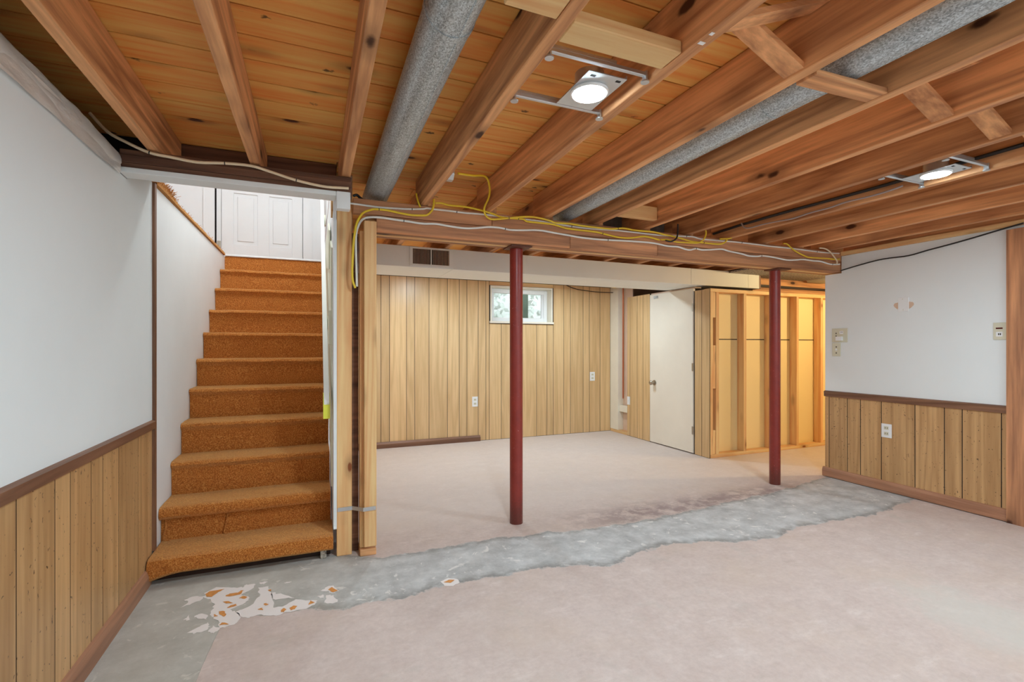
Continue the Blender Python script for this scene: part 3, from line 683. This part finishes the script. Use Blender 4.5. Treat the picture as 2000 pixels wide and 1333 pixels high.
d1 = struct(bx('door_1', XD - .012, XD + .022, 4.222, 4.970, .012, 1.858, 'door', None, .003), 'flat off-white basement door with a knob', 'door')
kz = P(1276, 748, X=XD - .03)
kb = build('door_knob', MB().tube([(XD - .012, kz.y, kz.z), (XD - .018, kz.y, kz.z), (XD - .02, kz.y, kz.z), (XD - .045, kz.y, kz.z), (XD - .055, kz.y, kz.z), (XD - .075, kz.y, kz.z), (XD - .085, kz.y, kz.z)], [.032, .032, .013, .013, .026, .028, .016], 24), 'knob', d1, smooth=True)
build('knob_backplate_mark', MB().box(XD - .0135, XD - .012, kz.y - .022, kz.y + .022, kz.z - .12, kz.z - .04), 'pinkwood', d1)
for hz in (.22, .93, 1.60):
    bx('hinge', XD - .018, XD - .008, 4.214, 4.236, hz, hz + .09, 'knob', d1, .002)
hk = P(1279, 573, X=XD - .02)
bx('coat_hook', XD - .016, XD - .012, hk.y - .05, hk.y + .03, 1.80, 1.835, 'steel', d1, .001)
build('coat_hook', MB().cyl((XD - .016, hk.y - .03, 1.82), (XD - .07, hk.y - .05, 1.815), .006, 10), 'steel', d1, smooth=True)
# ------------------------------------------------------------------ open stud wall
sw = struct(bx('wall_stud', 3.945, 6.9, 4.084, 4.10, 0, 1.83, 'sheet'), 'open pine stud wall backed with tan board', 'wall')
bx('bottom_plate', 3.945, 6.9, 3.99, 4.082, 0, .038, 'pine_x', sw, .002)
bx('top_plate', 3.945, 6.9, 3.99, 4.082, 1.797, 1.835, 'pine_x', sw, .002)
for a, b in ((3.9425, 3.982), (4.024, 4.066), (4.428, 4.468), (4.85, 4.89), (5.268, 5.306), (5.688, 5.728), (6.10, 6.14), (6.52, 6.56)):
    bx('stud', a, b, 3.99, 4.082, .038, 1.797, 'pine_z', sw, .002)
for z0, z1 in ((1.52, 1.795), (.75, 1.22), (.04, .30)): bx('spacer_block', 3.983, 4.023, 3.995, 4.08, z0, z1, 'pine_z', sw, .002)
for a, b in ((4.067, 4.427), (4.469, 4.849), (4.891, 5.267), (5.307, 5.687)):
    bx('board_seam', a, b, 4.0815, 4.0842, 1.282, 1.292, 'kick', sw)

# utility passage beyond
struct(bx('wall_utility_right', 6.9, 7.0, YF, 4.3, 0, ZD, 'cream'), 'cream utility wall', 'wall')
struct(bx('wall_utility_front', 4.5, 6.9, -.1, 0, 0, ZD, 'cream'), 'cream utility end wall', 'wall')
struct(bx('wall_utility_top', 4.87, 6.9, 4.26, 4.32, 1.80, ZD, 'joist_x'), 'brown boarding over the stud wall', 'wall')
struct(bx('ceiling_utility', 4.32, 5.72, 3.10, 4.255, 2.036, 2.052, 'mottle'), 'mottled grey insulation ceiling beside the column', 'ceiling')
tag(bx('dark_batten', 4.87, 6.89, 4.235, 4.259, 1.925, 1.955, 'kick', None, .002), 'dark batten above the open stud wall', 'batten')
ff = thing('strip_fixture', (5.9, 4.0, 2.02), 'cream strip light housing above the stud wall', 'fixture')
build('housing', MB().prism([(5.73, 2.056), (5.76, 2.015), (6.05, 2.015), (6.08, 2.056)], 'y', 3.3, 4.22), 'cream', ff, .003)
bx('end_cap', 5.80, 6.0, 3.29, 3.299, 2.02, 2.05, 'cream', ff)
ub = thing('bare_bulb', (5.9, 2.6, 1.93), 'warm bare bulb in the utility passage', 'bulb')
build('socket', MB().cyl((5.9, 2.6, 2.02), (5.9, 2.6, 2.25), .03, 20), 'plate', ub, smooth=True)
build('bulb_glass', MB().tube([(5.9, 2.6, 2.02), (5.9, 2.6, 1.99), (5.9, 2.6, 1.96), (5.9, 2.6, 1.93), (5.9, 2.6, 1.915)], [.013, .02, .03, .026, .01], 20), 'bulb', ub, smooth=True)

# ------------------------------------------------------------------ soffit with grille
SF = thing('duct_soffit', (2.6, 4.35, 1.88), 'beige boxed duct soffit across the back room', 'soffit')
sxe = [.216, P(884, 500, Y=4.1).x, P(1350, 540, Y=4.1).x, 4.62, P(1483, 540, Y=4.1).x]
for i in range(4):
    bx('soffit_panel', sxe[i] + .001, sxe[i + 1] - .001, 4.10, 4.65, 1.88, 2.056, 'soffit', SF, .002)
bx('end_block', sxe[4], sxe[4] + .05, 4.12, 4.65, 1.885, 2.05, 'brown_x', SF, .002)
gr = thing('vent_grille', (.93, 4.09, 1.9), 'painted air vent grille with two dark louvred openings', 'vent')
gx0, gx1, gz0, gz1 = .745, 1.118, 1.890, 2.052
ix0, ix1, iz0, iz1 = .768, 1.085, 1.908, 2.038; ixm = (ix0 + ix1) / 2
fm = MB().box(gx0, ix0, 4.09, 4.099, gz0, gz1).box(ix1, gx1, 4.09, 4.099, gz0, gz1).box(ix0, ix1, 4.09, 4.099, gz0, iz0).box(ix0, ix1, 4.09, 4.099, iz1, gz1).box(ixm - .005, ixm + .005, 4.09, 4.099, iz0, iz1)
gf = build('grille_frame', fm, 'soffit', gr)
bx('grille_back', ix0, ix1, 4.0975, 4.0995, iz0, iz1, 'dark', gr)
for i in range(26):
    x = ix0 + (i + .5) * (ix1 - ix0) / 26
    if abs(x - ixm) > .007: bx('louvre', x - .0014, x + .0014, 4.091, 4.097, iz0, iz1, 'alcove', gf)

# ------------------------------------------------------------------ ducts
def duct(name, x, z, r, y0, y1, label):
    t_ = thing(name, (x, (y0 + y1) / 2, z - r), label, 'duct')
    cuts = [y0, y0 + 1.55, y0 + 3.05, y1]
    for a, b in zip(cuts[:-1], cuts[1:]):
        build('duct_section', MB().cyl((x, a, z), (x, b, z), r, 48), 'galv', t_, smooth=True)
    for a in cuts[1:-1]: build('seam_ring', MB().cyl((x, a - .012, z), (x, a + .012, z), r + .0025, 48), 'galv', t_, smooth=True)
    build('lock_seam', MB().tube([(x + .35 * r, y0, z - r * .937), (x + .35 * r, y1, z - r * .937)], .003, 6), 'galv', t_)
duct('round_duct', .3585, 2.160, .074, YF, 3.25, 'thick galvanised round duct running toward the beam beside the stairs')
duct('round_duct', 1.632, 2.160, .074, YF, 3.25, 'long galvanised round duct with a dusty top crossing the joist bridging')
for x0, x1 in ((1.90, 2.205), (2.31, 2.612)):
    o = bx('duct_boot', x0, x1, 3.13, 3.5, 2.07, 2.245, 'dgalv', None, .003)
    tag(o, 'grey sheet-metal duct box behind the beam under the %s bay' % ('foil-taped' if x0 < 2 else 'cable-crossed'), 'duct box', 'sheet-metal boxes behind the beam')
tag(bx('foil_tape', 1.90, 2.2, 3.105, 3.13, 2.062, 2.075, 'steel'), 'shiny strip of foil tape on the duct box edge', 'tape')

# blocking and bridging
tag(bx('wood_block', .635, .996, 1.118, 1.209, 2.062, 2.10, 'pine_x', None, .003), 'pale flat wood block between joists next to the ceiling light', 'block')
tag(bx('wood_block', .44, .589, 1.04, 1.13, 2.062, 2.10, 'pine_x', None, .003), 'short wood block between the thick duct and the rough joist', 'block')
tag(bx('wood_block', 1.90, 2.209, 2.72, 2.758, 2.085, 2.175, 'pine_x', None, .003), 'pale block in the joist bay in front of the duct box', 'block')
def strip(xa, za, xb, zb, y0, y1, th, label):
    d = Vector((xb - xa, 0, zb - za)).normalized(); n = Vector((-d.z, 0, d.x)) * th
    mb = MB(); pa = [(xa, za), (xb, zb), (xb + n.x, zb + n.z), (xa + n.x, za + n.z)]
    tag(build('bridging_strip', mb.prism(pa, 'y', y0, y1), 'joist_x', None, .001), label, 'strip', 'wooden bridging strips between joists')
bl = {4: ('orange diagonal strip rising away from the paint-marked joist', 'knotty orange diagonal strip dropping to the joist before the long duct'), 6: ('diagonal strip rising from the joist beyond the long duct', 'wide pale diagonal strip beyond the long duct'),
      7: ('diagonal strip rising from the knotty joist', 'pale diagonal strip dropping from the knotty joist'), 8: ('diagonal strip in the bay before the second light', 'diagonal strip dropping into the bay before the second light')}
for i in range(4, 12):
    xa, xb = JX[i] + JW + .001, JX[i + 1] - .001
    if i == 5:
        strip(xa, 2.052, xb, 2.064, 1.03, 1.10, .018, 'nearly flat strip crossing below the long grey duct'); continue
    la, lb_ = bl.get(i, tuple('diagonal strip %s in the %s' % (q, {9: 'bay of the black pipe', 10: 'second bay past the black pipe', 11: 'bay against the white partition'}[i] if i > 8 else '') for q in ('rising', 'dropping')))
    strip(xa, 2.225, xb, 2.068, 1.04, 1.11, .018, lb_)
    strip(xa, 2.072, xb, 2.222, .955, 1.025, .018, la)

# ------------------------------------------------------------------ recessed LED lights
def led(x, y, xa, xb, label):
    t_ = thing('recessed_light', (x, y, 2.04), label, 'light', 'recessed LED ceiling lights')
    ya, yb = y - .14, y + .13
    mp_ = bx('mounting_plate', x - .068, x + .072, ya + .03, yb - .02, 2.070, 2.073, 'steel', t_)
    bx('plate_lip', x + .072, x + .075, ya + .03, yb - .02, 2.070, 2.082, 'steel', mp_)
    build('can', MB().cyl((x, y, 2.073), (x, y, 2.13), .05, 28), 'steel', t_, smooth=True)
    for q in (ya, yb):
        bx('hanger_bar', xa + .004, xb - .004, q - .007, q + .007, 2.074, 2.088, 'steel', t_, .002)
        bx('hanger_bar', xa + .004, xb - .12, q - .004, q + .004, 2.089, 2.10, 'steel', t_, .001)
        for ex in (xa, xb):
            s = -1 if ex == xa else 1
            build('bracket_tab', MB().cyl((ex - s * .010, q, 2.055), (ex - s * .010, q, 2.059), .014, 14).box(ex - s * .010 - .003, ex - s * .010 + .003, q - .01, q + .01, 2.059, 2.09), 'steel', t_)
    for dx_ in (-.05, .045): bx('plate_slot', x + dx_, x + dx_ + .018, ya + .045, ya + .056, 2.0695, 2.0702, 'dark', mp_)
    build('trim_ring', MB().tube([(x, y, 2.0695), (x, y, 2.063), (x, y, 2.061)], [.064, .064, .060], 40), 'plate', t_, smooth=True)
    build('led_disc', MB().add([(x + .057 * math.cos(a * math.pi / 24), y + .057 * math.sin(a * math.pi / 24), 2.0600) for a in range(48)], [tuple(range(48))]), 'led' if y < 4 else 'led_dim', t_)
led(.866, 1.418, JX[3] + JW, JX[4], 'lit round LED light beside the pale flat wood block')
led(2.878, 1.427, JX[8] + JW, JX[9], 'lit round LED light near the clipped grey cable')
led(.859, -.85, JX[3] + JW, JX[4], 'added unseen LED light nearer the plain wall, duct side')  # this row is added behind the camera to brighten the room
led(2.854, -.85, JX[8] + JW, JX[9], 'added unseen LED light nearer the plain wall, partition side')
led(1.2, 4.95, JX[4] + 2 * JW + .003, JX[5] + JW, 'LED light in the back room near the stairs')
led(2.94, 4.95, JX[8] + 2 * JW + .003, JX[9] + JW, 'LED light in the back room near the door')

for (x_, y_, lab) in ((1.9, -1.25, 'added unseen fill bulb under the joists, duct side'), (3.6, -1.15, 'added unseen fill bulb under the joists, partition side')):  # unseen bulbs added behind the camera to brighten walls and joists
    t_ = thing('ceiling_bulb', (x_, y_, 1.90), lab, 'bulb')
    build('socket', MB().tube([(x_, y_, 2.058), (x_, y_, 2.03), (x_, y_, 2.0)], [.055, .05, .02], 20), 'plate', t_, smooth=True)
    build('bulb_glass', MB().tube([(x_, y_, 2.0), (x_, y_, 1.985), (x_, y_, 1.955), (x_, y_, 1.925), (x_, y_, 1.905)], [.013, .02, .03, .026, .008], 20), 'cool', t_, smooth=True)
# ------------------------------------------------------------------ cables
def cable(pts, r, mat, label, plane='Y', val=2.893, vals=(), sub=4, staples=0):
    path = [P(q[0], q[1], **{plane: vals[i] if i < len(vals) else val}) for i, q in enumerate(pts)]
    sp_ = spline(path, sub)
    t_ = thing('cable', sp_[len(sp_) // 2], label, 'cable')
    build('sheath', MB().tube(sp_, r, 7), mat, t_, smooth=True)
    if staples:
        for i in range(staples, len(sp_) - 4, staples):
            a_, b_ = sp_[i], sp_[i] + (sp_[i + 1] - sp_[i]).normalized() * .004
            build('staple', MB().tube([a_, b_], r + .0012, 8), 'black', t_)
    return t_
cable([(697, 560), (695, 480), (696, 455), (700, 441), (707, 430), (719, 425), (742, 425), (768, 428.7), (795, 432.5), (825, 437), (852, 437.7), (877, 442), (907, 446), (930, 445.7), (952, 443.7), (975, 445), (997, 449.3), (1020, 450), (1052, 450), (1082, 455), (1108, 459.5), (1127, 463), (1144, 465.5), (1177, 468.5), (1217, 470.5), (1255, 473), (1280, 475.8), (1304, 481), (1324, 482.4), (1338, 487), (1348, 488.4), (1359, 486), (1371, 488.4), (1389, 488), (1410, 487), (1424, 491), (1448, 496), (1462, 500), (1479, 501), (1490, 500), (1511, 503), (1536, 508), (1554, 508), (1568, 507), (1588, 509.7), (1603, 511), (1619, 515.8), (1630, 517), (1640, 516.4)], .0065, 'wcable', 'white cable stapled along the middle of the beam', staples=31)
cable([(682, 397), (704, 400), (720, 402.5), (750, 406), (795, 408.5), (825, 408.5), (834, 407), (847, 409), (877, 412), (907, 416), (945, 419), (1000, 426), (1060, 433), (1135, 445), (1210, 451), (1285, 459.5), (1316, 461), (1340, 462), (1354, 463), (1369, 467), (1400, 470), (1436, 473), (1484, 478.6), (1500, 481), (1541, 485), (1581, 490), (1608, 493.5), (1639, 495.5)], .0055, 'wcable', 'white cable along the top edge of the beam', val=2.894, staples=17)
cable([(694, 563), (688, 540), (690, 480), (693.5, 453), (695.6, 440), (701, 427), (710, 415.6), (725, 410), (735, 409), (757, 411), (780, 416), (802, 420), (825, 421), (834, 420), (841, 414.5), (845, 408.5), (847, 399.5), (847.5, 389)], .0065, 'yellow', 'yellow cable curving over the beam end beside the post', val=2.879, staples=33)
cable([(850, 397), (862, 397), (877, 401), (907, 404), (930, 408.5), (960, 417), (982, 425), (1020, 428), (1030, 433), (1060, 436), (1082, 439), (1105, 446), (1135, 450), (1165, 453.5), (1187, 459), (1210, 464), (1232, 465), (1255, 462), (1270, 464), (1288, 469)], .006, 'yellow', 'yellow cable running along the beam face under the round duct', val=2.880, staples=27)
cable([(895, 339), (923, 343), (948, 345), (956, 364), (955, 385), (946, 406), (948, 420), (958, 428), (976, 428), (1000, 425.5), (1030, 423.5), (1052, 425.7), (1075, 431.7), (1085, 435.5), (1112, 437), (1135, 441), (1165, 444.5), (1195, 447.5), (1217, 446), (1240, 450), (1277, 453.5), (1295, 458), (1315, 462), (1330, 466), (1347, 471), (1358, 473), (1370, 474), (1388, 476), (1407, 477), (1415, 474), (1420, 469)], .006, 'yellow', 'yellow cable looping down from the junction box onto the beam', val=2.866, vals=(2.45, 2.5, 2.58, 2.68, 2.77, 2.84), staples=35)
cable([(1378, 450), (1379, 456), (1376, 465.6), (1370, 471.6), (1361, 475), (1340, 474), (1322, 473), (1304, 468.6), (1291, 468.6)], .0055, 'yellow', 'short yellow cable loop hanging at the beam under the joists', val=2.853)
cable([(1446, 431.4), (1446, 438), (1441, 450), (1433, 461), (1425, 466), (1406, 467)], .0055, 'yellow', 'yellow cable dropping from the grey cable to the beam', val=2.853)
cable([(1530, 476), (1537, 477), (1546, 485), (1557, 493), (1575, 501.6), (1588, 503.6), (1615, 505), (1631, 507), (1640, 506)], .0055, 'yellow', 'yellow cable sagging at the beam end near the white partition', val=2.884)
cable([(1600, 484.7), (1611, 486), (1620, 491.4), (1630, 503), (1635, 511), (1634, 515.8)], .006, 'ccable', 'cream cable bending down the beam end', val=2.876)
cable([(821, 405), (818, 398), (815, 388), (813, 378)], .0055, 'yellow', 'short yellow cable rising beside the rough-edged joist', val=2.89)
cable([(1642, 529), (1675, 519), (1712, 509), (1737, 504.5), (1775, 499.5), (1812, 489), (1850, 479), (1900, 465), (1950, 450), (1999, 436)], .0055, 'black', 'black cable slanting up the white partition wall', 'X', 4.378)
cable([(1393, 457), (1452, 438), (1550, 410), (1700, 369.6), (1850, 326), (2000, 282)], .010, 'black', 'black pipe clipped along the joist side', 'X', JX[9] - .011, sub=2, staples=4)
cable([(1448, 436), (1458, 446), (1492, 438), (1516, 433), (1548, 427), (1585, 415), (1620, 406), (1652, 395), (1700, 383.5), (1739, 372), (1763, 363)], .0055, 'gcable', 'grey cable sagging along the joist to the second light', 'X', JX[9] - .03)
cable([(175, 220.7), (210, 257.5), (245, 277), (291, 298), (333, 307), (385, 317), (438, 319), (490, 324), (525, 334.6), (578, 352), (630, 364), (665, 367), (681, 368)], .0065, 'ccable', 'cream cable stapled across the header beam', val=2.537, staples=12)
cable([(1100, 553), (1112, 555), (1154, 556), (1203, 562)], .009, 'yellow', 'yellow cable above the panelled back wall', val=5.55)
cable([(1103, 556), (1126, 565), (1168, 570.8), (1203, 572)], .006, 'kick', 'brown wire drooping across the panelled wall', val=5.80)
cable([(1324, 438), (1323, 460), (1319, 468), (1310, 472), (1300, 470)], .006, 'black', 'black cable loop on the beam', val=2.840)
cable([(690, 383), (697, 381), (705, 388), (718, 396), (740, 400), (790, 404), (840, 408)], .008, 'black', 'black cable behind the post top', val=2.94)
jb = P(891, 342, Y=2.45)
tag(build('junction_box', MB().prism([(jb.y + .045 * math.cos(a * math.pi / 4 + .39), 2.11 + .045 * math.sin(a * math.pi / 4 + .39)) for a in range(8)], 'x', JX[3] + JW + .001, JX[3] + JW + .035), 'steel', None, .002), 'octagonal steel junction box on the rough-edged joist', 'box')

# plastic sheeting roll on the wall top
mb = MB(); n = 90; seg = 20; rr = []
for i in range(n + 1):
    yy = -.2 + 2.74 * i / n
    for j in range(seg):
        a = 2 * math.pi * j / seg; q = Vector((math.cos(a) * 1.3, math.sin(a) * 1.3, yy * 3)); d = 1 + .30 * mnoise.noise(q) + .12 * mnoise.noise(q * 3)
        rr.append((-.800 + .035 * math.cos(a) * d, yy, max(1.958 if math.cos(a) < .45 else 1.94, 2.005 + .050 * math.sin(a) * d)))
mb.add(rr, [(i * seg + j, i * seg + (j + 1) % seg, (i + 1) * seg + (j + 1) % seg, (i + 1) * seg + j) for i in range(n) for j in range(seg)] + [tuple(range(seg))[::-1], tuple(n * seg + j for j in range(seg))])
ps = thing('plastic_sheeting', (-.79, 1.2, 1.95), 'bunched clear plastic sheeting along the top of the white wall', 'sheeting')
build('roll', mb, 'poly', ps, smooth=True)
dm = MB(); rows = []
for i in range(n + 1):
    yy = -.2 + 2.74 * i / n
    for j in range(7):
        zz = 2.01 - .068 * j / 6 * (1 + .2 * mnoise.noise(Vector((yy * 2, 3, 0)))); q = Vector((yy * 6, j * .5, 1))
        rows.append((XL + .005 + .006 * (1 + mnoise.noise(q)), yy, zz))
dm.add(rows, [(i * 7 + j, i * 7 + j + 1, (i + 1) * 7 + j + 1, (i + 1) * 7 + j) for i in range(n) for j in range(6)])
build('flap', dm, 'poly', ps, smooth=True)

# ------------------------------------------------------------------ outlets and plates
def plate_x(name, px0, px1, py0, py1, X, mat, label, cat, holes=()):
    a, b = P(px0, py0, X=X), P(px1, py1, X=X)
    t_ = thing(name, (X, (a.y + b.y) / 2, b.z), label, cat)
    cp = bx('cover_plate', X - .006, X, a.y, b.y, a.z, b.z, mat, t_, .002)
    for (u, v_, du, dv, m_, dep) in holes:
        yc = a.y + (b.y - a.y) * u; zc = a.z + (b.z - a.z) * v_
        bx('socket_face' if m_ not in ('dark', 'black') else 'slot', X - .006 - dep, X - .0055, yc - du, yc + du, zc - dv, zc + dv, m_, cp)
    return t_
XW = 4.40
plate_x('double_outlet', 1625.5, 1656, 642.5, 669, XW, 'ivory', 'square ivory outlet plate with a plugged-in adapter on the partition', 'outlet', [(.28, .35, .004, .006, 'dark', .0006), (.28, .55, .004, .006, 'dark', .0006), (.62, .3, .016, .014, 'plate', .001), (.6, .27, .002, .004, 'dark', .0016), (.67, .27, .002, .004, 'dark', .0016), (.55, .73, .024, .018, 'plate', .03)])
plate_x('outlet_plate', 1626, 1642.5, 670.5, 696.5, XW, 'ivory', 'narrow ivory wall plate below the square outlet plate', 'wall plate', [(.5, .3, .005, .005, 'dark', .0006), (.5, .5, .008, .008, 'plate', .0006), (.5, .75, .005, .005, 'dark', .0006)])
bp = plate_x('blank_plate', 1754.5, 1775.5, 582, 608.5, XW, 'vinyl', 'white blank plate covering a torn hole high on the partition', 'wall plate', [(.45, .12, .003, .003, 'ivory', .0006), (.5, .88, .003, .003, 'ivory', .0006)])
hc = P(1765, 596, X=XW)
build('torn_drywall', MB().prism([(hc.y + .072 * math.cos(a), hc.z + .034 * math.sin(a) * (1 + .2 * math.sin(a * 5))) for a in [i * math.pi / 12 for i in range(24)]], 'x', XW - .0015, XW + .001), 'alcove', bp)
plate_x('indicator_plate', 1940.5, 1967, 631, 664, XW, 'ivory', 'ivory outlet plate with a small red indicator by the brown casing', 'outlet', [(.46, .33, .018, .005, 'redlens', .001), (.46, .67, .017, .016, 'plate', .001), (.42, .67, .003, .006, 'dark', .0016), (.55, .67, .003, .006, 'dark', .0016)])
plate_x('wall_outlet', 1722, 1742, 827, 857, 4.395, 'plate', 'white duplex outlet on the flecked wainscot of the partition', 'outlet', [(.5, .3, .017, .014, 'ivory', .001), (.5, .7, .017, .014, 'ivory', .001), (.4, .3, .002, .005, 'dark', .0016), (.6, .3, .002, .005, 'dark', .0016), (.4, .7, .002, .005, 'dark', .0016), (.6, .7, .002, .005, 'dark', .0016)])
def plate_y(name, px0, px1, py0, py1, label):
    a, b = P(px0, py0, Y=YB), P(px1, py1, Y=YB); t_ = thing(name, ((a.x + b.x) / 2, YB, b.z), label, 'outlet')
    cp = bx('cover_plate', a.x, b.x, YB - .006, YB, a.z, b.z, 'plate', t_, .002)
    for f in (.3, .7):
        zc = a.z + (b.z - a.z) * f; xc = (a.x + b.x) / 2
        bx('socket_face', xc - .017, xc + .017, YB - .0072, YB - .0055, zc - .014, zc + .014, 'ivory', cp)
        for s in (-.007, .007): bx('slot', xc + s - .0015, xc + s + .0015, YB - .0078, YB - .007, zc - .005, zc + .005, 'dark', cp)
plate_y('wall_outlet', 922, 933, 775.5, 794.5, 'white duplex outlet low on the panelled wall, stair side of the window')
plate_y('wall_outlet', 1152, 1161.5, 727, 744, 'white duplex outlet on the panelled wall, door side of the window')
a = P(1228, 783, X=XD); sp_ = thing('switch_plate', (XD, a.y, a.z - .05), 'narrow white plate at the edge of the panels by the unfinished corner', 'wall plate')
bx('cover_plate', XD - .006, XD, a.y - .03, a.y + .03, a.z - .055, a.z + .055, 'plate', sp_, .002)
bx('toggle', XD - .014, XD - .006, a.y - .004, a.y + .004, a.z - .01, a.z + .012, 'plate', sp_)
